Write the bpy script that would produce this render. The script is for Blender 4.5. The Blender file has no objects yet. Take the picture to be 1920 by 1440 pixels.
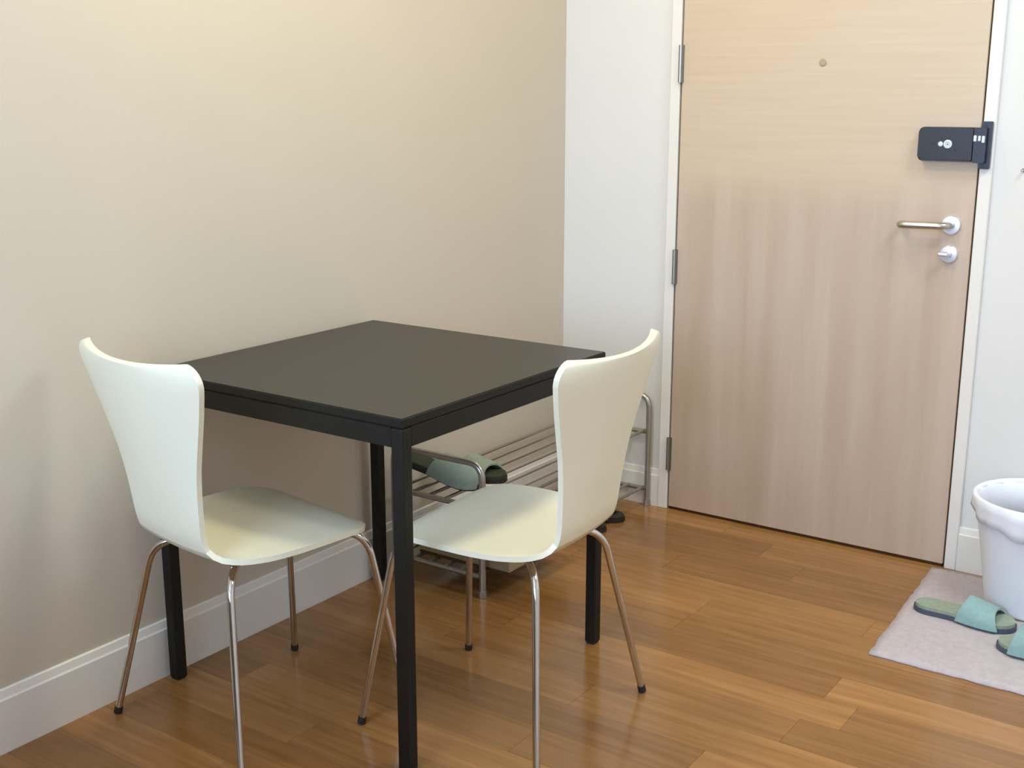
import bpy, bmesh, math, random
from mathutils import Vector, Matrix

C = bpy.context.scene.collection
S = bpy.context.scene
PI = math.pi
R = math.radians

# ------------------------------------------------------------------ camera
cam_d = bpy.data.cameras.new('camera')
cam = bpy.data.objects.new('camera', cam_d)
C.objects.link(cam)
rx = Vector((0.8203856, 0.5718104, 0.0005371))
ux = Vector((-0.1334621, 0.1905667, 0.9725596))
fx = Vector((-0.5560174, 0.7979456, -0.2326532))
cam.matrix_world = Matrix((
    (rx.x, ux.x, -fx.x, 2.16344),
    (rx.y, ux.y, -fx.y, -3.41063),
    (rx.z, ux.z, -fx.z, 1.32946),
    (0, 0, 0, 1)))
cam_d.sensor_fit = 'HORIZONTAL'
cam_d.sensor_width = 36.0
cam_d.lens = 36.0 * 2253.97 / 1920.0
cam_d.clip_start = 0.02
S.camera = cam

# ------------------------------------------------------------------ view, sky, lights
S.view_settings.view_transform = 'Standard'
S.view_settings.look = 'None'
S.view_settings.gamma = 1.0
S.view_settings.use_curve_mapping = False
S.view_settings.exposure = -0.05

W = bpy.data.worlds.new('overcast_sky')
S.world = W
W.use_nodes = True
bg = W.node_tree.nodes['Background']
bg.inputs['Color'].default_value = (0.80, 0.90, 1.0, 1)
bg.inputs['Strength'].default_value = 1.0

ROOM_X, ROOM_Y, ROOM_Z = 3.3, -4.6, 2.5
WIN = (0.20, 1.90, 0.90, 2.15)          # x0, x1, z0, z1 of the window behind the camera


def area(name, loc, aim, sx, sy, power, col, spread=None):
    d = bpy.data.lights.new(name, 'AREA')
    d.shape = 'RECTANGLE'
    d.size, d.size_y = sx, sy
    d.energy = power
    d.color = col
    if spread:
        d.spread = spread
    o = bpy.data.objects.new(name, d)
    C.objects.link(o)
    o.location = loc
    o.rotation_euler = (Vector(aim) - Vector(loc)).to_track_quat('-Z', 'Z').to_euler()
    return o


# daylight that falls through the window in the wall behind the camera
area('daylight', (1.05, ROOM_Y + 0.02, 1.525), (1.05, 0, 1.525), 1.6, 1.15, 96, (0.51, 0.69, 1.0))
# warm ceiling downlights
LAMPS = [(0.72, -0.58, 4.3, (1.0, 0.89, 0.60), 0.28), (0.80, -2.30, 3.6, (1.0, 0.89, 0.76), 0.28),
         (2.30, -0.90, 22.0, (0.68, 0.83, 1.0), 0.80), (0.60, -1.50, 12.0, (1.0, 0.96, 0.64), 0.30)]

# ------------------------------------------------------------------ materials
def new_mat(name):
    m = bpy.data.materials.new(name)
    m.use_nodes = True
    nt = m.node_tree
    return m, nt, nt.nodes['Principled BSDF']


def lin(c):
    return tuple(((v / 255) / 12.92 if v <= 10.3 else ((v / 255 + 0.055) / 1.055) ** 2.4) for v in c) + (1,)


def plain(name, rgb, rough=0.5, metal=0.0, spec=0.5, noise=0.04, scale=14.0, bump=0.0, bscale=200.0, coat=0.0):
    """colour with a slight procedural mottling and optional fine relief"""
    m, nt, b = new_mat(name)
    base = lin(rgb)
    n = nt.nodes.new('ShaderNodeTexNoise')
    n.inputs['Scale'].default_value = scale
    n.inputs['Detail'].default_value = 3
    tc = nt.nodes.new('ShaderNodeTexCoord')
    nt.links.new(tc.outputs['Object'], n.inputs['Vector'])
    r = nt.nodes.new('ShaderNodeValToRGB')
    r.color_ramp.elements[0].position = 0.3
    r.color_ramp.elements[1].position = 0.7
    r.color_ramp.elements[0].color = tuple(v * (1 - noise) for v in base[:3]) + (1,)
    r.color_ramp.elements[1].color = tuple(min(1, v * (1 + noise)) for v in base[:3]) + (1,)
    nt.links.new(n.outputs['Fac'], r.inputs['Fac'])
    nt.links.new(r.outputs['Color'], b.inputs['Base Color'])
    b.inputs['Roughness'].default_value = rough
    b.inputs['Metallic'].default_value = metal
    b.inputs['Specular IOR Level'].default_value = spec
    b.inputs['Coat Weight'].default_value = coat
    b.inputs['Coat Roughness'].default_value = 0.15
    if bump > 0:
        n2 = nt.nodes.new('ShaderNodeTexNoise')
        n2.inputs['Scale'].default_value = bscale
        n2.inputs['Detail'].default_value = 2
        nt.links.new(tc.outputs['Object'], n2.inputs['Vector'])
        bp = nt.nodes.new('ShaderNodeBump')
        bp.inputs['Strength'].default_value = bump
        bp.inputs['Distance'].default_value = 0.002
        nt.links.new(n2.outputs['Fac'], bp.inputs['Height'])
        nt.links.new(bp.outputs['Normal'], b.inputs['Normal'])
    return m


def floor_mat():
    m, nt, b = new_mat('oak_plank')
    N, Lk = nt.nodes.new, nt.links.new
    tc = N('ShaderNodeTexCoord')
    oi = N('ShaderNodeObjectInfo')
    off = N('ShaderNodeVectorMath'); off.operation = 'MULTIPLY_ADD'
    cmb = N('ShaderNodeCombineXYZ')
    for k in range(3):
        Lk(oi.outputs['Random'], cmb.inputs[k])
    off.inputs[1].default_value = (37.0, 53.0, 11.0)
    Lk(cmb.outputs[0], off.inputs[0])
    Lk(tc.outputs['Object'], off.inputs[2])
    mp = N('ShaderNodeMapping')
    mp.inputs['Scale'].default_value = (1.6, 26.0, 1.0)
    Lk(off.outputs[0], mp.inputs['Vector'])
    g = N('ShaderNodeTexNoise')
    g.inputs['Scale'].default_value = 1.8
    g.inputs['Detail'].default_value = 5
    g.inputs['Roughness'].default_value = 0.6
    g.inputs['Distortion'].default_value = 0.4
    Lk(mp.outputs[0], g.inputs['Vector'])
    ramp = N('ShaderNodeValToRGB')
    e = ramp.color_ramp.elements
    e[0].position, e[0].color = 0.25, lin((136, 92, 44))
    e[1].position, e[1].color = 0.75, lin((170, 123, 72))
    Lk(g.outputs['Fac'], ramp.inputs['Fac'])
    tone = N('ShaderNodeValToRGB')
    t = tone.color_ramp.elements
    t[0].position, t[0].color = 0.0, (0.78, 0.76, 0.74, 1)
    t[1].position, t[1].color = 1.0, (1.22, 1.22, 1.20, 1)
    k = t.new(0.5); k.color = (0.97, 0.96, 0.93, 1)
    Lk(oi.outputs['Random'], tone.inputs['Fac'])
    mx = N('ShaderNodeMix'); mx.data_type = 'RGBA'; mx.blend_type = 'MULTIPLY'
    mx.inputs[0].default_value = 1.0
    Lk(ramp.outputs['Color'], mx.inputs[6]); Lk(tone.outputs['Color'], mx.inputs[7])
    Lk(mx.outputs[2], b.inputs['Base Color'])
    b.inputs['Roughness'].default_value = 0.18
    b.inputs['Specular IOR Level'].default_value = 0.5
    bp = N('ShaderNodeBump')
    bp.inputs['Strength'].default_value = 0.04
    bp.inputs['Distance'].default_value = 0.001
    Lk(g.outputs['Fac'], bp.inputs['Height'])
    Lk(bp.outputs['Normal'], b.inputs['Normal'])
    return m


def door_mat():
    """pale oak veneer: horizontal figure on the upper panel, vertical streaks on the lower one"""
    m, nt, b = new_mat('pale_oak_veneer')
    N, Lk = nt.nodes.new, nt.links.new
    tc = N('ShaderNodeTexCoord')

    def grain(scale, amount, detail=4):
        mp = N('ShaderNodeMapping')
        mp.inputs['Scale'].default_value = scale
        Lk(tc.outputs['Object'], mp.inputs['Vector'])
        n = N('ShaderNodeTexNoise')
        n.inputs['Scale'].default_value = amount
        n.inputs['Detail'].default_value = detail
        n.inputs['Roughness'].default_value = 0.55
        Lk(mp.outputs[0], n.inputs['Vector'])
        r = N('ShaderNodeValToRGB')
        r.color_ramp.elements[0].position = 0.3
        r.color_ramp.elements[1].position = 0.68
        Lk(n.outputs['Fac'], r.inputs['Fac'])
        return r
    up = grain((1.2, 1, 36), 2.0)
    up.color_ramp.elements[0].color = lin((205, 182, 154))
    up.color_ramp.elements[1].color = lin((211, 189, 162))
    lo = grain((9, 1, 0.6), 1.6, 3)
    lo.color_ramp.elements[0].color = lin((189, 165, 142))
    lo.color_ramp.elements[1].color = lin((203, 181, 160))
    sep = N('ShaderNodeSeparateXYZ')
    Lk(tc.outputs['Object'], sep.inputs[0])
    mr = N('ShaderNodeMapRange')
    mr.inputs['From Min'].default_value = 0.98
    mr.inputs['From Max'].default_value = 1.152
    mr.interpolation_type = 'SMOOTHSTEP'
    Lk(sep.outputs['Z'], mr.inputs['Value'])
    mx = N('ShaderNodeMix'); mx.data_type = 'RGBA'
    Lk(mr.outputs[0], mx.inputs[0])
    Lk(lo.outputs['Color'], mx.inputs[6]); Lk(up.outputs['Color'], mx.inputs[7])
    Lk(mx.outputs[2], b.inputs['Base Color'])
    b.inputs['Roughness'].default_value = 0.42
    b.inputs['Specular IOR Level'].default_value = 0.35
    return m


def emit_mat(name, col, strength):
    m, nt, b = new_mat(name)
    b.inputs['Base Color'].default_value = (0.9, 0.9, 0.9, 1)
    b.inputs['Emission Color'].default_value = tuple(col) + (1,)
    b.inputs['Emission Strength'].default_value = strength
    return m


def glass_mat():
    m, nt, b = new_mat('clear_glass')
    b.inputs['Roughness'].default_value = 0.0
    b.inputs['Transmission Weight'].default_value = 1.0
    b.inputs['IOR'].default_value = 1.02
    return m


M_WALL = plain('wall_paint', (205, 193, 174), 0.85, spec=0.2, noise=0.012, scale=3, bump=0.08, bscale=350)
M_WALLB = plain('entry_wall_paint', (227, 223, 215), 0.8, spec=0.2, noise=0.012, scale=3, bump=0.06, bscale=350)
M_CEIL = plain('ceiling_paint', (236, 234, 228), 0.9, spec=0.1, noise=0.01)
M_TRIM = plain('white_gloss_trim', (234, 228, 217), 0.4, spec=0.4, noise=0.01)
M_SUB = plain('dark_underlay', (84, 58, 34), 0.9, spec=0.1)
M_FLOOR = floor_mat()
M_DOOR = door_mat()
M_PEEP = plain('peephole_brass', (172, 152, 122), 0.45)
M_DOOREDGE = plain('door_edge_wood', (120, 88, 62), 0.6)
M_STEEL = plain('brushed_steel', (196, 190, 182), 0.32, metal=1.0, noise=0.05, scale=40)
M_HINGE = plain('dull_hinge_steel', (150, 145, 138), 0.4, metal=1.0, noise=0.05, scale=40)
M_SATIN = plain('satin_metal', (224, 222, 228), 0.28, metal=0.75, noise=0.03)
M_CHROME = plain('chrome_tube', (205, 202, 198), 0.09, metal=1.0, noise=0.02)
M_RACK = plain('rack_grey_tube', (176, 172, 162), 0.3, metal=0.85, noise=0.04)
M_SHELL = plain('ivory_lacquer', (233, 228, 202), 0.36, spec=0.45, noise=0.008, coat=0.15)
M_BLACK = plain('black_brown_frame', (27, 25, 21), 0.5, spec=0.25, noise=0.05)
M_TOP = plain('black_brown_top', (42, 39, 32), 0.36, spec=0.4, noise=0.06, scale=30)
M_RUBBER = plain('black_rubber', (34, 30, 27), 0.7, noise=0.05)
M_LOCK = plain('black_plastic', (30, 30, 30), 0.42, spec=0.5, noise=0.04)
M_LOCKB = plain('dark_blue_grey_metal', (46, 47, 55), 0.4, metal=0.3, noise=0.05)
M_SILVER = plain('silver_print', (208, 212, 208), 0.4, metal=0.2, noise=0.02)
M_MAT = plain('grey_mat_pile', (192, 180, 179), 0.95, spec=0.1, noise=0.07, scale=60, bump=0.8, bscale=420)
M_MINT = plain('mint_fabric', (144, 174, 169), 0.85, spec=0.2, noise=0.06, scale=90, bump=0.3, bscale=600)
M_INSOLE = plain('sage_insole', (150, 160, 140), 0.9, spec=0.15, noise=0.08, scale=80, bump=0.3, bscale=600)
M_OUTSOLE = plain('slate_outsole', (74, 82, 96), 0.75, noise=0.06)
M_BIN = plain('white_plastic', (232, 232, 236), 0.38, spec=0.4, noise=0.008)
M_LINER = plain('white_bag_film', (240, 240, 244), 0.3, spec=0.5, noise=0.02, bump=0.25, bscale=60)
M_DARKGREEN = plain('dark_green_insole', (58, 62, 46), 0.85, spec=0.2, noise=0.06)
M_SAGE = plain('sage_strap', (140, 152, 136), 0.85, spec=0.2, noise=0.06, scale=90, bump=0.3, bscale=600)
M_CARD = plain('beige_cardboard', (150, 131, 98), 0.8, noise=0.04)
M_SHOEK = plain('black_leather', (36, 30, 26), 0.45, noise=0.06)
M_BLOCKER = plain('blocker_upholstery', (120, 118, 116), 0.95, spec=0.1, noise=0.08, scale=120, bump=0.4, bscale=700)
M_GLASS = glass_mat()
M_LAMP = emit_mat('lamp_glow', (1.0, 0.95, 0.86), 4.0)

# ------------------------------------------------------------------ helpers
def obj(name, bm, mat, parent=None, smooth=False, kind=None, label=None):
    me = bpy.data.meshes.new(name)
    bmesh.ops.recalc_face_normals(bm, faces=bm.faces)
    bm.to_mesh(me)
    bm.free()
    for mm in (mat if isinstance(mat, (list, tuple)) else [mat]):
        me.materials.append(mm)
    if smooth:
        for p in me.polygons:
            p.use_smooth = True
    o = bpy.data.objects.new(name, me)
    C.objects.link(o)
    if parent:
        o.parent = parent
    if kind:
        o['kind'] = kind
    if label:
        o['label'] = label
    return o


def tag(o, label, cat, group=None, kind=None):
    o['label'] = label
    o['category'] = cat
    if group:
        o['group'] = group
    if kind:
        o['kind'] = kind
    return o


def thing(name, label, cat, loc=(0, 0, 0), rotz=0.0, group=None):
    o = bpy.data.objects.new(name, None)
    o.empty_display_size = 0.05
    C.objects.link(o)
    o.location = loc
    o.rotation_euler = (0, 0, rotz)
    return tag(o, label, cat, group)


def box(bm, x0, x1, y0, y1, z0, z1, bevel=0.0, seg=2):
    vs = [bm.verts.new((x, y, z)) for z in (z0, z1) for x, y in ((x0, y0), (x1, y0), (x1, y1), (x0, y1))]
    q = [(0, 3, 2, 1), (4, 5, 6, 7), (0, 1, 5, 4), (1, 2, 6, 5), (2, 3, 7, 6), (3, 0, 4, 7)]
    fs = [bm.faces.new([vs[i] for i in f]) for f in q]
    if bevel > 0:
        es = list({e for f in fs for e in f.edges})
        bmesh.ops.bevel(bm, geom=es, offset=bevel, segments=seg, profile=0.5, affect='EDGES')
    return bm


def boxbm(*a, **k):
    return box(bmesh.new(), *a, **k)


def tube(bm, pts, r, n=12, caps=True, r1=None):
    """round bar along a polyline"""
    pts = [Vector(p) for p in pts]
    rings = []
    t0 = (pts[1] - pts[0]).normalized()
    ref = Vector((0, 0, 1)) if abs(t0.z) < 0.9 else Vector((1, 0, 0))
    nrm = t0.cross(ref).normalized()
    for i, p in enumerate(pts):
        if i == 0:
            t = t0
        elif i == len(pts) - 1:
            t = (pts[i] - pts[i - 1]).normalized()
        else:
            t = ((pts[i + 1] - p).normalized() + (p - pts[i - 1]).normalized()).normalized()
        nrm = (nrm - t * nrm.dot(t)).normalized()
        bn = t.cross(nrm)
        rr = r if r1 is None else r + (r1 - r) * i / (len(pts) - 1)
        rings.append([bm.verts.new(p + (nrm * math.cos(a) + bn * math.sin(a)) * rr)
                      for a in [2 * PI * k / n for k in range(n)]])
    for a, b in zip(rings, rings[1:]):
        for k in range(n):
            bm.faces.new((a[k], a[(k + 1) % n], b[(k + 1) % n], b[k]))
    if caps:
        bm.faces.new(rings[0][::-1])
        bm.faces.new(rings[-1])
    return bm


def fillet(pts, rad, n=7):
    """round the corners of a polyline"""
    pts = [Vector(p) for p in pts]
    out = [pts[0]]
    for i in range(1, len(pts) - 1):
        a, b, c = pts[i - 1], pts[i], pts[i + 1]
        u, v = (a - b), (c - b)
        d = min(rad, u.length * 0.48, v.length * 0.48)
        p, q = b + u.normalized() * d, b + v.normalized() * d
        for k in range(n + 1):
            t = k / n
            out.append(p * (1 - t) ** 2 + b * 2 * t * (1 - t) + q * t * t)
    out.append(pts[-1])
    return out


def lathe(bm, prof, n=32, mat=None, close=False):
    """spin (radius, height) pairs about local z, then transform"""
    rings = []
    for r, z in prof:
        ring = []
        for k in range(n):
            a = 2 * PI * k / n
            v = Vector((r * math.cos(a), r * math.sin(a), z))
            ring.append(bm.verts.new(mat @ v if mat else v))
        rings.append(ring)
    for a, b in zip(rings, rings[1:]):
        for k in range(n):
            bm.faces.new((a[k], a[(k + 1) % n], b[(k + 1) % n], b[k]))
    if close:
        for k in range(n):
            a, b = rings[-1], rings[0]
            bm.faces.new((a[k], a[(k + 1) % n], b[(k + 1) % n], b[k]))
    else:
        bm.faces.new(rings[0][::-1])
        bm.faces.new(rings[-1])
    return bm


def prism(bm, outline, z0, z1, bevel=0.0, seg=2, mat=None):
    """extrude a plan outline between two heights"""
    a = [bm.verts.new((mat @ Vector((x, y, z0))) if mat else (x, y, z0)) for x, y in outline]
    b = [bm.verts.new((mat @ Vector((x, y, z1))) if mat else (x, y, z1)) for x, y in outline]
    n = len(outline)
    f0 = bm.faces.new(a[::-1]); f1 = bm.faces.new(b)
    for k in range(n):
        bm.faces.new((a[k], a[(k + 1) % n], b[(k + 1) % n], b[k]))
    if bevel:
        es = list(set(list(f0.edges) + list(f1.edges)))
        bmesh.ops.bevel(bm, geom=es, offset=bevel, segments=seg, profile=0.5, affect='EDGES')
    return bm


def interp(tab, s):
    """smooth interpolation of a table [(s, value...)]"""
    n = len(tab)
    if s <= tab[0][0]:
        return tab[0][1:]
    if s >= tab[-1][0]:
        return tab[-1][1:]
    i = max(k for k in range(n - 1) if tab[k][0] <= s)
    s0, s1 = tab[i][0], tab[i + 1][0]
    t = (s - s0) / (s1 - s0)
    out = []
    for c in range(1, len(tab[0])):
        p0, p1 = tab[i][c], tab[i + 1][c]
        d1 = (p1 - p0) / (s1 - s0)
        m0 = d1 if i == 0 else 0.5 * (d1 + (p0 - tab[i - 1][c]) / (s0 - tab[i - 1][0]))
        m1 = d1 if i + 2 >= n else 0.5 * (d1 + (tab[i + 2][c] - p1) / (tab[i + 2][0] - s1))
        h = s1 - s0
        out.append((2*t**3 - 3*t*t + 1)*p0 + (t**3 - 2*t*t + t)*h*m0 + (-2*t**3 + 3*t*t)*p1 + (t**3 - t*t)*h*m1)
    return tuple(out)


# ------------------------------------------------------------------ room shell
T = 0.12
DX0, DX1, DZ = 0.4243, 1.3192, 2.06
obj('floor_base', boxbm(-T, ROOM_X + T, ROOM_Y - T, T, -0.06, -0.012), M_SUB)
floor = bpy.data.objects['floor_base']
floor.name = 'floor'
tag(floor, 'glossy honey oak plank floor of the entry area', 'floor', kind='structure')

rng = random.Random(11)
KNOWN = {6: 0.868, 7: 1.32, 8: 0.50, 9: 1.313, 10: 0.862, 11: 0.30, 16: 0.41, 15: 0.05}
row = 0
y = 0.0
PW, PL, GAP = 0.12, 0.90, 0.0003
while y > ROOM_Y:
    off = KNOWN.get(row, rng.choice((0.42, 0.87, 0.12, 0.64)) + rng.uniform(-0.04, 0.04))
    xs = [0.0]
    x = off - PL * 3
    while x < ROOM_X:
        if 0.02 < x < ROOM_X - 0.02:
            xs.append(x)
        x += PL
    xs.append(ROOM_X)
    y1, y0 = y, max(y - PW, ROOM_Y)
    for a, b in zip(xs, xs[1:]):
        cx, cy = (a + b) / 2, (y0 + y1) / 2
        hx, hy = (b - a) / 2 - GAP, (y1 - y0) / 2 - GAP
        bm = bmesh.new()
        z1 = rng.uniform(-0.00025, 0.0)
        box(bm, -hx, hx, -hy, hy, -0.012, 0.0)
        o = obj('plank', bm, M_FLOOR, floor)
        o.location = (cx, cy, z1)
    y -= PW
    row += 1

o = obj('wall_left', boxbm(-T, 0, ROOM_Y - T, T, 0, ROOM_Z), M_WALL)
tag(o, 'plain cream painted wall behind the table', 'wall', kind='structure')
bm = bmesh.new()
box(bm, 0, DX0, 0, T, 0, ROOM_Z)
box(bm, DX0, DX1, 0, T, DZ, ROOM_Z)
box(bm, DX1, ROOM_X + T, 0, T, 0, ROOM_Z)
o = obj('wall_back', bm, M_WALLB)
tag(o, 'white wall around the entry door', 'wall', kind='structure')
o = obj('wall_right', boxbm(ROOM_X, ROOM_X + T, ROOM_Y - T, 0, 0, ROOM_Z), M_WALLB)
tag(o, 'white wall on the far right side of the room', 'wall', kind='structure')
bm = bmesh.new()
yb0, yb1 = ROOM_Y - T, ROOM_Y
box(bm, 0, WIN[0], yb0, yb1, 0, ROOM_Z)
box(bm, WIN[1], ROOM_X, yb0, yb1, 0, ROOM_Z)
box(bm, WIN[0], WIN[1], yb0, yb1, 0, WIN[2])
box(bm, WIN[0], WIN[1], yb0, yb1, WIN[3], ROOM_Z)
o = obj('wall_front', bm, M_WALLB)
tag(o, 'white wall with the window opposite the entry door', 'wall', kind='structure')
o = obj('ceiling', boxbm(-T, ROOM_X + T, ROOM_Y - T, T, ROOM_Z, ROOM_Z + 0.1), M_CEIL)
tag(o, 'flat white ceiling over the room', 'ceiling', kind='structure')

# window behind the camera
bm = bmesh.new()
w0, w1, h0, h1 = WIN
for a in ((w0, w0 + 0.05, h0, h1), (w1 - 0.05, w1, h0, h1), (w0 + 0.05, w1 - 0.05, h0, h0 + 0.05),
          (w0 + 0.05, w1 - 0.05, h1 - 0.05, h1), ((w0 + w1) / 2 - 0.03, (w0 + w1) / 2 + 0.03, h0 + 0.05, h1 - 0.05)):
    box(bm, a[0], a[1], ROOM_Y - 0.09, ROOM_Y - 0.03, a[2], a[3])
win = obj('window_1', bm, M_TRIM)
tag(win, 'white framed two pane window opposite the door', 'window', kind='structure')
wm = (w0 + w1) / 2
for a, b in ((w0 + 0.05, wm - 0.03), (wm + 0.03, w1 - 0.05)):
    obj('pane', boxbm(a, b, ROOM_Y - 0.064, ROOM_Y - 0.058, h0 + 0.05, h1 - 0.05), M_GLASS, win)


# skirting: a flat board with a sloping top moulding
def skirting(name, p0, p1, nrm, label, h=0.13, th=0.012):
    p0, p1, nrm = Vector(p0), Vector(p1), Vector(nrm)
    prof = [(0, 0), (th, 0), (th, h - 0.022), (th - 0.003, h - 0.018), (th * 0.5, h - 0.002), (0.003, h), (0, h)]
    bm = bmesh.new()
    a = [bm.verts.new(p0 + nrm * d + Vector((0, 0, z))) for d, z in prof]
    b = [bm.verts.new(p1 + nrm * d + Vector((0, 0, z))) for d, z in prof]
    n = len(prof)
    bm.faces.new(a); bm.faces.new(b[::-1])
    for k in range(n):
        bm.faces.new((a[k], b[k], b[(k + 1) % n], a[(k + 1) % n]))
    o = obj(name, bm, M_TRIM)
    return tag(o, label, 'baseboard', kind='structure')


CW = 0.036                                                  # width of the door casing
skirting('baseboard_left', (0, ROOM_Y, 0), (0, 0, 0), (1, 0, 0), 'white baseboard along the cream wall behind the table', 0.138)
skirting('baseboard_back', (0.012, 0, 0), (DX0 - CW, 0, 0), (0, -1, 0), 'short white baseboard between wall corner and door hinges', 0.127)
skirting('baseboard_right', (DX1 + CW, 0, 0), (ROOM_X, 0, 0), (0, -1, 0), 'white baseboard behind the white bin', 0.13)

# door casing (three boards) and threshold
bm = bmesh.new()
box(bm, DX0 - CW, DX0 - 0.003, -0.016, 0.0, 0, DZ + CW, 0.002, 1)
box(bm, DX1 + 0.004, DX1 + CW, -0.016, 0.0, 0, DZ + CW, 0.002, 1)
box(bm, DX0 - 0.003, DX1 + 0.004, -0.016, 0.0, DZ + 0.004, DZ + CW, 0.002, 1)
box(bm, DX0 - 0.003, DX0, 0.0, T, 0, DZ)
box(bm, DX1, DX1 + 0.004, 0.0, T, 0, DZ)
casing = obj('trim_1', bm, M_TRIM)
tag(casing, 'narrow white casing around the wooden door', 'door frame', kind='structure')

# ------------------------------------------------------------------ entry door
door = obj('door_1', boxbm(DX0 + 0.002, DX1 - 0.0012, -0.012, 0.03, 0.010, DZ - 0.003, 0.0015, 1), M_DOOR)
tag(door, 'pale oak veneer entry door with steel lever and black lock', 'door', kind='structure')
for z0, z1 in ((0.137, 0.246), (0.752, 0.861), (1.371, 1.481), (1.93, 2.04)):
    bm = bmesh.new()
    tube(bm, [(DX0, -0.0205, z0 + (z1 - z0) * t) for t in (0, 0.33, 0.34, 0.66, 0.67, 1)], 0.0065, 10)
    box(bm, DX0 - 0.008, DX0 + 0.008, -0.0185, -0.0125, z0, z1)
    obj('hinge', bm, M_HINGE, door, label='grey steel butt hinge')
o = obj('door_sweep', boxbm(DX0 + 0.004, DX1 - 0.005, -0.006, 0.028, 0.001, 0.0098), M_SUB, door)
ROTY = Matrix.Rotation(R(90), 4, 'X')                       # local z -> world -y


def facing(x, z, yy=-0.012):
    return Matrix.Translation((x, yy, z)) @ ROTY


bm = bmesh.new()
lathe(bm, [(0.010, 0), (0.0105, 0.002), (0.008, 0.003)], 16, facing(0.870, 1.424))
obj('peephole', bm, M_PEEP, door)
# lever handle with round rose
bm = bmesh.new()
lever_pts = fillet([(1.262, -0.012, 0.988), (1.262, -0.062, 0.988), (1.132, -0.062, 0.985), (1.132, -0.022, 0.984)], 0.024)
tube(bm, lever_pts, 0.0095, 14)
handle = obj('door_handle', bm, M_STEEL, door, smooth=True, label='brushed steel lever handle')
bm = bmesh.new()
lathe(bm, [(0.0265, 0), (0.0265, 0.006), (0.024, 0.009), (0.012, 0.0095)], 32, facing(1.262, 0.988))
obj('rose', bm, M_SATIN, handle, smooth=False)
bm = bmesh.new()
lathe(bm, [(0.025, 0), (0.025, 0.006), (0.022, 0.009), (0.012, 0.0095)], 32, facing(1.262, 0.908))
cyl = obj('lock_cylinder', bm, M_SATIN, door, label='round steel lock rose with thumb turn')
bm = bmesh.new()
lathe(bm, [(0.009, 0.009), (0.009, 0.024), (0.007, 0.026)], 18, facing(1.262, 0.908))
box(bm, 1.240, 1.270, -0.050, -0.036, 0.9035, 0.9145, 0.004, 2)
obj('thumb_turn', bm, M_SATIN, cyl)


# black electronic rim lock
def rounded_rect(x0, x1, z0, z1, rl, rr, n=5):
    pts = []
    for cx, cz, a0, r in ((x1 - rr, z0 + rr, -90, rr), (x1 - rr, z1 - rr, 0, rr), (x0 + rl, z1 - rl, 90, rl), (x0 + rl, z0 + rl, 180, rl)):
        for k in range(n + 1):
            a = R(a0 + 90 * k / n)
            pts.append((cx + r * math.cos(a), cz + r * math.sin(a)))
    return pts


def plate(bm, pts, y0, y1, bevel=0.0, seg=2):
    mtx = Matrix(((1, 0, 0, 0), (0, 0, -1, 0), (0, 1, 0, 0), (0, 0, 0, 1)))      # plan (x, y) -> wall (x, z), height -> -y
    return prism(bm, pts, -y0, -y1, bevel, seg, mtx)


bm = bmesh.new()
plate(bm, rounded_rect(1.163, 1.306, 1.160, 1.250, 0.013, 0.003), -0.0125, -0.042, 0.004, 2)
lock = obj('door_lock', bm, M_LOCK, door, label='black electronic rim lock with round silver emblem')
bm = bmesh.new()
lathe(bm, [(0.0068, 0), (0.0068, 0.0022), (0.005, 0.003)], 18, facing(1.2235, 1.2055, -0.0415))
obj('button', bm, M_SILVER, lock, label='small round silver button')
bm = bmesh.new()
lathe(bm, [(0.0115, 0), (0.0115, 0.0022), (0.0095, 0.003), (0.0068, 0.003), (0.0055, 0.0012)], 24, facing(1.2425, 1.2055, -0.0415))
box(bm, 1.2375, 1.2475, -0.0442, -0.0415, 1.204, 1.207)
box(bm, 1.241, 1.244, -0.0442, -0.0415, 1.201, 1.210)
obj('emblem', bm, M_SILVER, lock, label='round silver emblem')
bm = bmesh.new()
for x, z in ((1.203, 1.205), (1.262, 1.190)):
    lathe(bm, [(0.0035, 0), (0.003, 0.001)], 10, facing(x, z, -0.042))
obj('indicator', bm, M_LOCKB, lock)
# keeper on the casing
bm = bmesh.new()
plate(bm, rounded_rect(1.3225, 1.350, 1.142, 1.266, 0.003, 0.003), -0.0165, -0.030, 0.002, 1)
plate(bm, rounded_rect(1.3095, 1.341, 1.158, 1.250, 0.003, 0.003), -0.0301, -0.046, 0.003, 1)
keeper = obj('lock_keeper', bm, M_LOCKB, casing, label='black strike box of the electronic lock')
bm = bmesh.new()
for x, z, a, b in ((1.313, 1.222, 0.004, 0.008), (1.324, 1.222, 0.0035, 0.007), (1.334, 1.220, 0.004, 0.009)):
    box(bm, x - a, x + a, -0.0475, -0.0458, z - b, z + b, 0.001, 1)
obj('contact', bm, M_SILVER, keeper, label='pale metal latch pieces')
bm = bmesh.new()
for z in (1.257, 1.150):
    lathe(bm, [(0.0045, 0), (0.004, 0.0015)], 12, facing(1.333, z, -0.030))
obj('screw', bm, M_LOCKB, keeper)

# small dark hook on the wall at the right edge of the photograph
bm = bmesh.new()
hm = facing(1.4330, 1.141, 0.0)
lathe(bm, [(0.0055, 0), (0.0055, 0.003), (0.003, 0.0045), (0.003, 0.014), (0.0045, 0.016), (0.003, 0.018)], 14, hm)
o = obj('wall_hook', bm, M_HINGE)
tag(o, 'tiny grey wall hook on the white wall right of the door', 'hook')

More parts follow.
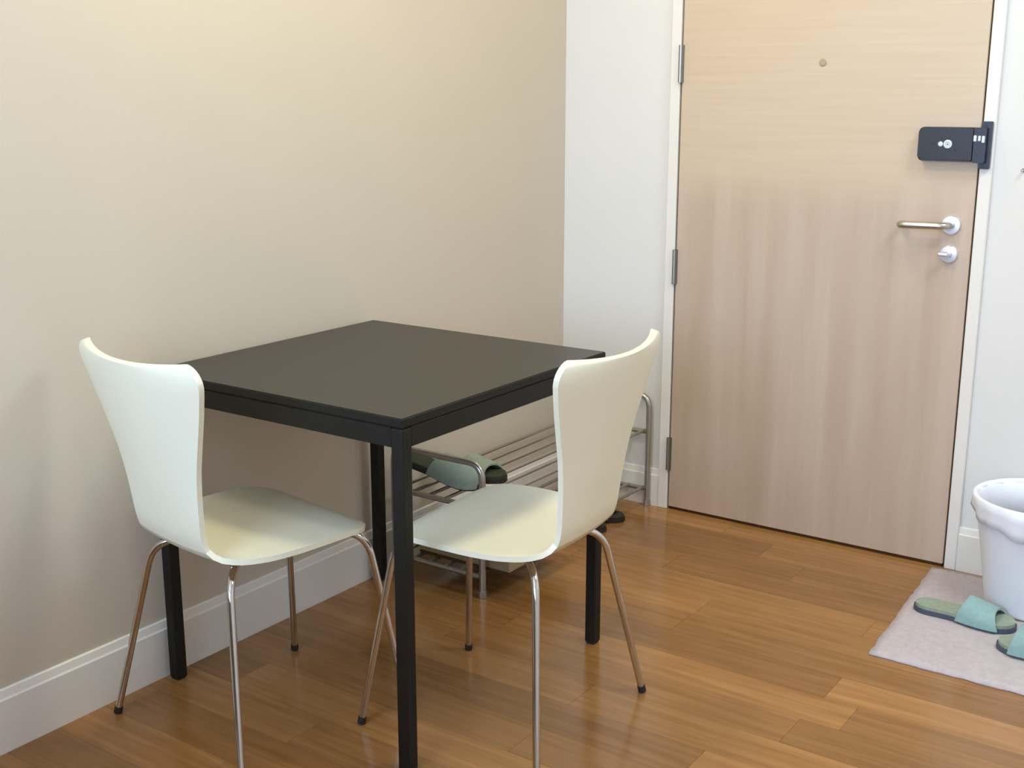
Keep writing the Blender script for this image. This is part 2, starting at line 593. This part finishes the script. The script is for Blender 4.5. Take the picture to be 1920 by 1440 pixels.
# ------------------------------------------------------------------ table
TX, TY, SX, SY, TH = 0.0275, -1.7491, 0.7273, 0.7480, 0.7426
table = thing('dining_table', 'square black brown dining table with four straight legs against cream wall', 'table', (TX + SX / 2, TY + SY / 2, 0))
hx, hy = SX / 2, SY / 2
top = obj('tabletop', boxbm(-hx, hx, -hy, hy, TH - 0.018, TH - 0.0012, 0.0015, 1), M_BLACK, table)
obj('top_surface', boxbm(-hx + 0.0025, hx - 0.0025, -hy + 0.0025, hy - 0.0025, TH - 0.0011, TH), M_TOP, top, label='smooth dark grey brown table surface')
AP0, AP1 = TH - 0.060, TH - 0.0205
LW = 0.0290
obj('top_frame', boxbm(-hx + 0.004, hx - 0.004, -hy + 0.004, hy - 0.004, AP1, TH - 0.0181), M_BLACK, table)
for sx, sy in ((-1, -1), (1, -1), (1, 1), (-1, 1)):
    x0, x1 = sorted((sx * hx, sx * (hx - LW)))
    y0, y1 = sorted((sy * hy, sy * (hy - LW)))
    leg = obj('leg', boxbm(x0, x1, y0, y1, 0.004, AP1 - 0.0002, 0.0035, 2), M_BLACK, table)
    obj('foot_pad', boxbm(x0 + 0.003, x1 - 0.003, y0 + 0.003, y1 - 0.003, 0.0005, 0.0039), M_RUBBER, leg)
for s in (-1, 1):
    y0, y1 = sorted((s * (hy - 0.001), s * (hy - 0.019)))
    obj('apron', boxbm(-hx + LW, hx - LW, y0, y1, AP0, AP1 - 0.0002, 0.001, 1), M_BLACK, table)
    x0, x1 = sorted((s * (hx - 0.001), s * (hx - 0.019)))
    obj('apron', boxbm(x0, x1, -hy + LW, hy - LW, AP0, AP1 - 0.0002, 0.001, 1), M_BLACK, table)

# ------------------------------------------------------------------ bentwood chairs
PROF = [  # forward, height, half width, edge lift (towards the sitter)
    (0.170, 0.443, 0.188, 0.000),
    (0.150, 0.449, 0.194, 0.000),
    (0.100, 0.453, 0.202, 0.002),
    (0.020, 0.451, 0.207, 0.005),
    (-0.060, 0.447, 0.202, 0.007),
    (-0.115, 0.445, 0.186, 0.007),
    (-0.155, 0.446, 0.160, 0.006),
    (-0.180, 0.453, 0.138, 0.006),
    (-0.195, 0.470, 0.124, 0.006),
    (-0.203, 0.495, 0.123, 0.007),
    (-0.209, 0.530, 0.126, 0.009),
    (-0.219, 0.580, 0.133, 0.014),
    (-0.231, 0.640, 0.148, 0.019),
    (-0.245, 0.700, 0.172, 0.025),
    (-0.262, 0.765, 0.200, 0.032),
    (-0.278, 0.820, 0.222, 0.038),
    (-0.286, 0.849, 0.229, 0.040),
]
tabs, sacc = [], 0.0
for i, p in enumerate(PROF):
    if i:
        sacc += math.hypot(p[0] - PROF[i - 1][0], p[1] - PROF[i - 1][1])
    tabs.append((sacc,) + p)
STOT = sacc
S_BEND = tabs[8][0]
THICK = 0.0115
NU = 20


def shell_point(s, u, off):
    e = 1e-3
    f, z, w, lift = interp(tabs, s)
    fa, za = interp(tabs, max(0, s - e))[:2]
    fb, zb = interp(tabs, min(STOT, s + e))[:2]
    tf, tz = fb - fa, zb - za
    L = math.hypot(tf, tz)
    nf, nz = tz / L, -tf / L                                 # towards the sitter (up on the seat, forward on the back)
    for rad, d in ((0.055, s), (0.050, STOT - s)):
        if d < rad:
            t = (rad - d) / rad
            w -= rad * (1 - math.sqrt(max(0.0, 1 - t * t)))
    h = lift * (u * u) + off
    return Vector((w * u, f + nf * h, z + nz * h))


def shell_part(s0, s1, dense0, dense1):
    ss = [s0 + (s1 - s0) * k / 26 for k in range(27)]
    if dense0:
        ss += [s0 + 0.055 * (1 - math.cos(PI / 2 * k / 8)) for k in range(1, 8)]
    if dense1:
        ss += [s1 - 0.050 * (1 - math.cos(PI / 2 * k / 8)) for k in range(1, 8)]
    ss = sorted(ss)
    bm = bmesh.new()
    us = [-1 + 2 * k / NU for k in range(NU + 1)]
    top = [[bm.verts.new(shell_point(s, u, 0)) for u in us] for s in ss]
    bot = [[bm.verts.new(shell_point(s, u, -THICK)) for u in us] for s in ss]
    rim = []
    for i in range(len(ss) - 1):
        for j in range(NU):
            bm.faces.new((top[i][j], top[i][j + 1], top[i + 1][j + 1], top[i + 1][j]))
            bm.faces.new((bot[i][j], bot[i + 1][j], bot[i + 1][j + 1], bot[i][j + 1]))
        bm.faces.new((top[i][0], top[i + 1][0], bot[i + 1][0], bot[i][0]))
        bm.faces.new((top[i][NU], bot[i][NU], bot[i + 1][NU], top[i + 1][NU]))
    for i in ((0,) if dense0 else (len(ss) - 1,)):
        for j in range(NU):
            bm.faces.new((top[i][j], bot[i][j], bot[i][j + 1], top[i][j + 1]))
    return bm


def smooth_angle(o, deg=40):
    me = o.data
    for p in me.polygons:
        p.use_smooth = True
    me.set_sharp_from_angle(angle=R(deg))
    return o


def make_chair(label):
    t = thing('dining_chair', label, 'chair', group='ivory bentwood chairs at the dark table')
    smooth_angle(obj('seat', shell_part(0, S_BEND, True, False), M_SHELL, t))
    smooth_angle(obj('backrest', shell_part(S_BEND, STOT, False, True), M_SHELL, t))
    bm = bmesh.new()
    lathe(bm, [(0.075, 0.4235), (0.08, 0.4255), (0.08, 0.4325), (0.074, 0.4335)], 28)
    obj('mounting_plate', bm, M_CHROME, t)
    for sx, fwd, fx_, top in ((-1, 1, 0.210, 0.150), (1, 1, 0.210, 0.150), (-1, -1, 0.238, 0.135), (1, -1, 0.238, 0.135)):
        foot = Vector((sx * fx_, 0.234 if fwd > 0 else -0.222, 0.012))
        knee = Vector((sx * 0.142, 0.182 if fwd > 0 else -0.162, 0.4165))
        inner = Vector((sx * 0.030, fwd * 0.040, 0.4165))
        pts = fillet([foot, knee, inner], 0.058, 9)
        bm = bmesh.new()
        tube(bm, pts, 0.0078, 14)
        leg = smooth_angle(obj('leg', bm, M_CHROME, t))
        bm = bmesh.new()
        d = (knee - foot).normalized()
        tube(bm, [foot - d * 0.010, foot + d * 0.005], 0.0092, 12)
        obj('foot_cap', bm, M_RUBBER, leg)
        # rubber spacer between tube and plywood
    for sx, fwd in ((-1, 1), (1, 1), (-1, -1), (1, -1)):
        p = Vector((sx * 0.104, fwd * 0.134, 0))
        bm = bmesh.new()
        lathe(bm, [(0.009, 0.422), (0.009, 0.4335)], 12, Matrix.Translation(p))
        obj('spacer', bm, M_CHROME, t)
    return t


def dup(root, label):
    r = root.copy(); C.objects.link(r)
    r['label'] = label
    for ch in list(root.children):
        c = ch.copy(); C.objects.link(c); c.parent = r
        for g in list(ch.children):
            d = g.copy(); C.objects.link(d); d.parent = c
    return r


chair_a = make_chair('ivory bentwood chair beside the cream wall, its back turned to us, left of the table')
chair_b = dup(chair_a, 'ivory bentwood chair on the door side of the table, seen from its side')
chair_a.location = (0.334, -1.738, 0); chair_a.rotation_euler = (0, 0, R(-8.7))
chair_b.location = (0.759, -1.424, 0); chair_b.rotation_euler = (0, 0, R(93.4))

# ------------------------------------------------------------------ shoe rack
rack = thing('shoe_rack', 'grey tube shoe rack with two rod shelves along the cream wall', 'shoe rack', (0.2, -0.485, 0))
RX0, RX1, RY0, RY1 = 0.045 - 0.2, 0.352 - 0.2, -0.950 + 0.485, -0.024 + 0.485
RT = 0.378
for yy in (RY0, RY1):
    bm = bmesh.new()
    tube(bm, fillet([(RX0, yy, 0.012), (RX0, yy, RT), (RX1, yy, RT), (RX1, yy, 0.012)], 0.045, 8), 0.0095, 12)
    fr = smooth_angle(obj('end_frame', bm, M_RACK, rack))
    for xx in (RX0, RX1):
        bm = bmesh.new()
        tube(bm, [(xx, yy, 0.0005), (xx, yy, 0.02)], 0.0115, 12)
        obj('foot_cap', bm, M_RACK, fr)
for zz in (0.254, 0.058):
    for yy in (RY0, RY1):
        bm = bmesh.new()
        tube(bm, [(RX0 + 0.008, yy, zz), (RX1 - 0.008, yy, zz)], 0.0075, 10)
        smooth_angle(obj('cross_bar', bm, M_RACK, rack))
    for k in range(6):
        xx = RX0 + 0.015 + (RX1 - RX0 - 0.03) * k / 5
        bm = bmesh.new()
        tube(bm, [(xx, RY0, zz + 0.005), (xx, RY1, zz + 0.005)], 0.0052, 8)
        smooth_angle(obj('rod', bm, M_RACK, rack))


# ------------------------------------------------------------------ slippers
def sole_outline(L=0.26, wh=0.036, wt=0.047, n=40):
    """plan of a sole, heel at y=0, toe at y=L"""
    left, right = [], []
    for k in range(n + 1):
        t = 0.5 - 0.5 * math.cos(PI * k / n)
        yv = L * t
        w = wh + (wt - wh) * (0.5 - 0.5 * math.cos(PI * min(1, max(0, (t - 0.25) / 0.5))))
        waist = -0.004 * math.exp(-((t - 0.42) / 0.14) ** 2)
        rh, rt = 0.040, 0.055
        w += waist
        if yv < rh:
            w *= math.sqrt(max(0, 1 - ((rh - yv) / rh) ** 2))
        if L - yv < rt:
            w *= math.sqrt(max(0, 1 - ((rt - (L - yv)) / rt) ** 2))
        right.append((w, yv)); left.append((-w, yv))
    pts = right + left[::-1][1:-1]
    return pts[:]


def half_width(yv, L=0.26):
    best = 0
    o = sole_outline(L)
    for (x0, y0), (x1, y1) in zip(o, o[1:]):
        if x0 > 0 and y0 <= yv <= y1:
            t = 0 if y1 == y0 else (yv - y0) / (y1 - y0)
            best = max(best, x0 + (x1 - x0) * t)
    return best


def vamp(t, mat):
    """closed toe cover, open towards the heel"""
    bm = bmesh.new()
    NV, NA = 16, 18
    def P(i, j, off):
        v = i / NV
        a = PI * j / NA
        sa = max(0.0, math.sin(a))
        yc = 0.105 + 0.1545 * math.sin(PI / 2 * v)
        w = max(0.0015, half_width(yc) + 0.002 + off)
        hgt = 0.060 * (1 - 0.62 * v ** 2.2) + off
        if i == NV:
            hgt *= 0.6
        yy = yc + 0.030 * sa * (1 - v) ** 1.5
        return Vector((-math.cos(a) * w, yy, 0.006 + sa ** 0.7 * hgt))
    g0 = [[bm.verts.new(P(i, j, 0.0)) for j in range(NA + 1)] for i in range(NV + 1)]
    g1 = [[bm.verts.new(P(i, j, 0.005)) for j in range(NA + 1)] for i in range(NV + 1)]
    for i in range(NV):
        for j in range(NA):
            bm.faces.new((g0[i][j], g0[i + 1][j], g0[i + 1][j + 1], g0[i][j + 1]))
            bm.faces.new((g1[i][j], g1[i][j + 1], g1[i + 1][j + 1], g1[i + 1][j]))
        for j in (0, NA):
            bm.faces.new((g0[i][j], g1[i][j], g1[i + 1][j], g0[i + 1][j]))
    for i in (0, NV):
        for j in range(NA):
            bm.faces.new((g0[i][j], g0[i][j + 1], g1[i][j + 1], g1[i][j]))
    smooth_angle(obj('vamp', bm, mat, t))


def make_slipper(label, group, mats, high=1.0, closed=False):
    t = thing('slipper', label, 'slipper', group=group)
    out = [p for p in sole_outline()]
    bm = bmesh.new()
    prism(bm, out, 0.0005, 0.012, 0.002, 1)
    obj('outsole', bm, mats[0], t)
    bm = bmesh.new()
    prism(bm, [(x * 0.97, 0.004 + yv * 0.97) for x, yv in out], 0.0121, 0.021, 0.003, 2)
    obj('insole', bm, mats[1], t)
    if closed:
        vamp(t, mats[2])
        return t
    # strap: an arch over the front half, open at toe and heel side
    bm = bmesh.new()
    NV, NA = 12, 18
    def P(i, j, off):
        v = i / NV
        a = PI * j / NA
        yc = 0.118 + 0.108 * v
        w = half_width(yc) + 0.003 + off
        hgt = (0.056 - 0.022 * v) * high + off
        x = -math.cos(a) * w
        z = 0.006 + max(0.0, math.sin(a)) ** 0.75 * hgt
        ydd = yc + (0.022 * math.sin(a) if i == 0 else 0) - (0.018 * math.sin(a) * v)
        if i > 0:
            ydd = yc + 0.022 * math.sin(a) * (1 - v) - 0.016 * math.sin(a) * v
        return Vector((x, ydd, z))
    g0 = [[bm.verts.new(P(i, j, 0.0)) for j in range(NA + 1)] for i in range(NV + 1)]
    g1 = [[bm.verts.new(P(i, j, 0.005)) for j in range(NA + 1)] for i in range(NV + 1)]
    for i in range(NV):
        for j in range(NA):
            bm.faces.new((g0[i][j], g0[i + 1][j], g0[i + 1][j + 1], g0[i][j + 1]))
            bm.faces.new((g1[i][j], g1[i][j + 1], g1[i + 1][j + 1], g1[i + 1][j]))
        for j in (0, NA):
            bm.faces.new((g0[i][j], g1[i][j], g1[i + 1][j], g0[i + 1][j]))
    for i in (0, NV):
        for j in range(NA):
            bm.faces.new((g0[i][j], g0[i][j + 1], g1[i][j + 1], g1[i][j]))
    smooth_angle(obj('strap', bm, mats[2], t))
    return t


def place(o, x, y, z, rz, tilt=0.0):
    o.location = (x, y, z)
    o.rotation_euler = (tilt, 0, rz)
    return o


sl = make_slipper('mint open toe slipper on the grey mat, heel to the left, beside the white bin', 'mint slippers on the grey mat', (M_OUTSOLE, M_INSOLE, M_MINT))
place(sl, 1.340, -0.352, 0.0085, R(-90 - 2))
s2 = make_slipper('mint slipper at the right edge of the grey mat, in front of the other slipper', 'mint slippers on the grey mat', (M_OUTSOLE, M_INSOLE, M_MINT), 1.55)
place(s2, 1.838, -0.466, 0.0085, R(90 + 1))
SAGE = (M_RUBBER, M_DARKGREEN, M_SAGE)
s3 = make_slipper('closed toe sage slipper with dark insole on the shoe rack, nearer to the table leg', 'sage slippers on the shoe rack', SAGE, closed=True)
place(s3, 0.026, -0.874, 0.314, R(-90), R(-9))
s4 = make_slipper('open toe sage slipper on the shoe rack, half hidden behind the closed one', 'sage slippers on the shoe rack', SAGE)
place(s4, 0.030, -0.757, 0.2660, R(-90), R(0))
s5 = make_slipper('flat black sandal on the floor under the shoe rack, nearer the door', 'black sandals under the shoe rack', (M_RUBBER, M_SHOEK, M_SHOEK), 0.5)
place(s5, 0.150, -0.207, 0.0, R(-90)); s5.scale = (0.84, 0.84, 0.84)
s6 = dup(s5, 'flat black sandal on the floor under the shoe rack, farther from the door')
place(s6, 0.150, -0.323, 0.0, R(-90)); s6.scale = (0.84, 0.84, 0.84)

# ------------------------------------------------------------------ shoe box on the lower shelf
sbx = thing('shoe_box', 'tan shoe box with painted shadow strip along its bottom on the lower shelf of the rack', 'box', (0.266, -0.772, 0.0685))
obj('body', boxbm(-0.155, 0.155, -0.150, 0.150, 0.0082, 0.088, 0.002, 1), M_CARD, sbx)
obj('base', boxbm(-0.156, 0.156, -0.151, 0.151, 0.0002, 0.008, 0.001, 1), M_SUB, sbx, label='dark brown strip painted as the shadow under the box')  # dark strip stands in for the shadow between box and rods
bm = bmesh.new()
box(bm, -0.159, 0.159, -0.154, 0.154, 0.0882, 0.092, 0.001, 1)
for a in ((-0.159, -0.1555, -0.154, 0.154), (0.1555, 0.159, -0.154, 0.154), (-0.1555, 0.1555, -0.154, -0.1505), (-0.1555, 0.1555, 0.1505, 0.154)):
    box(bm, a[0], a[1], a[2], a[3], 0.058, 0.0882)
obj('lid', bm, M_CARD, sbx)

# ------------------------------------------------------------------ entry mat
bm = bmesh.new()
rng = random.Random(5)
x0, x1, y0, y1 = 1.331, 2.35, -0.690, -0.030
NXs, NYs = 40, 26
low, hi = [], []
for j in range(NYs + 1):
    ra, rb = [], []
    for i in range(NXs + 1):
        u, v = i / NXs, j / NYs
        xx = x0 + (x1 - x0) * u - 0.036 * v * (1 - u)
        yy = y0 + (y1 - y0) * v
        edge = i in (0, NXs) or j in (0, NYs)
        if edge:
            xx += rng.uniform(-0.0025, 0.0025); yy += rng.uniform(-0.0025, 0.0025)
        ra.append(bm.verts.new((xx, yy, 0.0004)))
        rb.append(bm.verts.new((xx, yy, 0.004 if edge else 0.0072 + rng.uniform(-0.0006, 0.0006))))
    low.append(ra); hi.append(rb)
for j in range(NYs):
    for i in range(NXs):
        bm.faces.new((low[j][i], low[j + 1][i], low[j + 1][i + 1], low[j][i + 1]))
        bm.faces.new((hi[j][i], hi[j][i + 1], hi[j + 1][i + 1], hi[j + 1][i]))
for i in range(NXs):
    for j in (0, NYs):
        bm.faces.new((low[j][i], low[j][i + 1], hi[j][i + 1], hi[j][i]))
for j in range(NYs):
    for i in (0, NXs):
        bm.faces.new((low[j][i], low[j + 1][i], hi[j + 1][i], hi[j][i]))
o = obj('entry_mat', bm, M_MAT, smooth=True)
tag(o, 'pale grey woven entry mat on the floor right of the door', 'mat')

# ------------------------------------------------------------------ white bin with a bag over its rim
BX, BY, BH = 1.592, -0.182, 0.300
wb = thing('waste_bin', 'white round plastic bin with bag folded over the rim on grey mat', 'bin', (BX, BY, 0.0085))
rb, rt = 0.112, 0.158
bm = bmesh.new()
lathe(bm, [(rb - 0.006, 0.0), (rb, 0.006), (rt, BH), (rt + 0.004, BH + 0.003), (rt - 0.002, BH + 0.004), (rt - 0.006, BH),
           (rb - 0.004, 0.010)], 48)
smooth_angle(obj('body', bm, M_BIN, wb), 35)
bm = bmesh.new()
rng = random.Random(3)
n = 64
prof_n = 7
rings = []
hem = [0.055 + 0.016 * math.sin(3 * 2 * PI * k / n + 0.6) + 0.010 * math.sin(7 * 2 * PI * k / n) for k in range(n)]
crk = [0.0018 * math.sin(17 * 2 * PI * k / n) + rng.uniform(0, 0.0018) for k in range(n)]
for i in range(prof_n):
    ring = []
    for k in range(n):
        a = 2 * PI * k / n
        if i == 0:
            r_, z_ = rt - 0.030, BH - 0.09
        elif i == 1:
            r_, z_ = rt - 0.010 - crk[k], BH - 0.01
        elif i == 2:
            r_, z_ = rt, BH + 0.0075
        elif i == 3:
            r_, z_ = rt + 0.0075, BH + 0.004
        else:
            t_ = (i - 3) / (prof_n - 4)
            z_ = BH + 0.002 - hem[k] * t_
            r_ = rb + (rt - rb) * z_ / BH + 0.0065 + crk[k] * 1.6 * t_ + 0.003 * t_
        ring.append(bm.verts.new((r_ * math.cos(a), r_ * math.sin(a), z_)))
    rings.append(ring)
for a, b in zip(rings, rings[1:]):
    for k in range(n):
        bm.faces.new((a[k], a[(k + 1) % n], b[(k + 1) % n], b[k]))
o = obj('bag', bm, M_LINER, wb, smooth=True, label='thin white bag folded over the rim')
md = o.modifiers.new('film', 'SOLIDIFY'); md.thickness = 0.0008; md.offset = 1.0

# ------------------------------------------------------------------ added light blocker in couch form, out of frame, to darken the lower left
sofa_blocker = thing('sofa_blocker', 'added low grey light blocker in two seat couch form, out of view', 'sofa_blocker', (0.626, -3.32, 0))
obj('base', boxbm(-0.62, 0.62, -0.38, 0.34, 0.10, 0.36, 0.015, 2), M_BLOCKER, sofa_blocker)
obj('back', boxbm(-0.62, 0.62, 0.20, 0.38, 0.36, 0.70, 0.03, 3), M_BLOCKER, sofa_blocker)
for s in (-1, 1):
    x0, x1 = sorted((s * 0.62, s * 0.50))
    obj('arm', boxbm(x0, x1, -0.38, 0.20, 0.361, 0.58, 0.03, 3), M_BLOCKER, sofa_blocker)
    x0, x1 = sorted((s * 0.498, s * 0.004))
    obj('cushion', boxbm(x0, x1, -0.39, 0.198, 0.361, 0.47, 0.03, 3), M_BLOCKER, sofa_blocker)
    for yy in (-0.33, 0.29):
        obj('leg', boxbm(s * 0.55 - 0.02, s * 0.55 + 0.02, yy - 0.02, yy + 0.02, 0.0005, 0.0999), M_RUBBER, sofa_blocker)

# ------------------------------------------------------------------ ceiling downlights (above the frame)
for i, (lx, ly, pw, pc, ld) in enumerate(LAMPS):
    nm = ('near the entry door', 'above the window side of the cream wall', 'over the right part of the entry', 'over the dining table')[i]
    t = thing('ceiling_light', 'round recessed ceiling light ' + nm, 'light', (lx, ly, ROOM_Z), group='recessed ceiling lights')
    bm = bmesh.new()
    lathe(bm, [(ld / 2 + 0.035, -0.0005), (ld / 2 + 0.035, -0.010), (ld / 2 + 0.015, -0.014), (ld / 2 + 0.012, -0.0005)], 40)
    obj('ring', bm, M_TRIM, t)
    bm = bmesh.new()
    lathe(bm, [(ld / 2 + 0.010, -0.0005), (ld / 2 + 0.010, -0.010)], 40)
    obj('diffuser', bm, M_LAMP, t)
    d = bpy.data.lights.new('lamp', 'AREA')
    d.shape = 'DISK'; d.size = ld; d.energy = pw; d.color = pc
    lo = bpy.data.objects.new('lamp_light', d)
    C.objects.link(lo); lo.parent = t
    lo.location = (0, 0, -0.016)
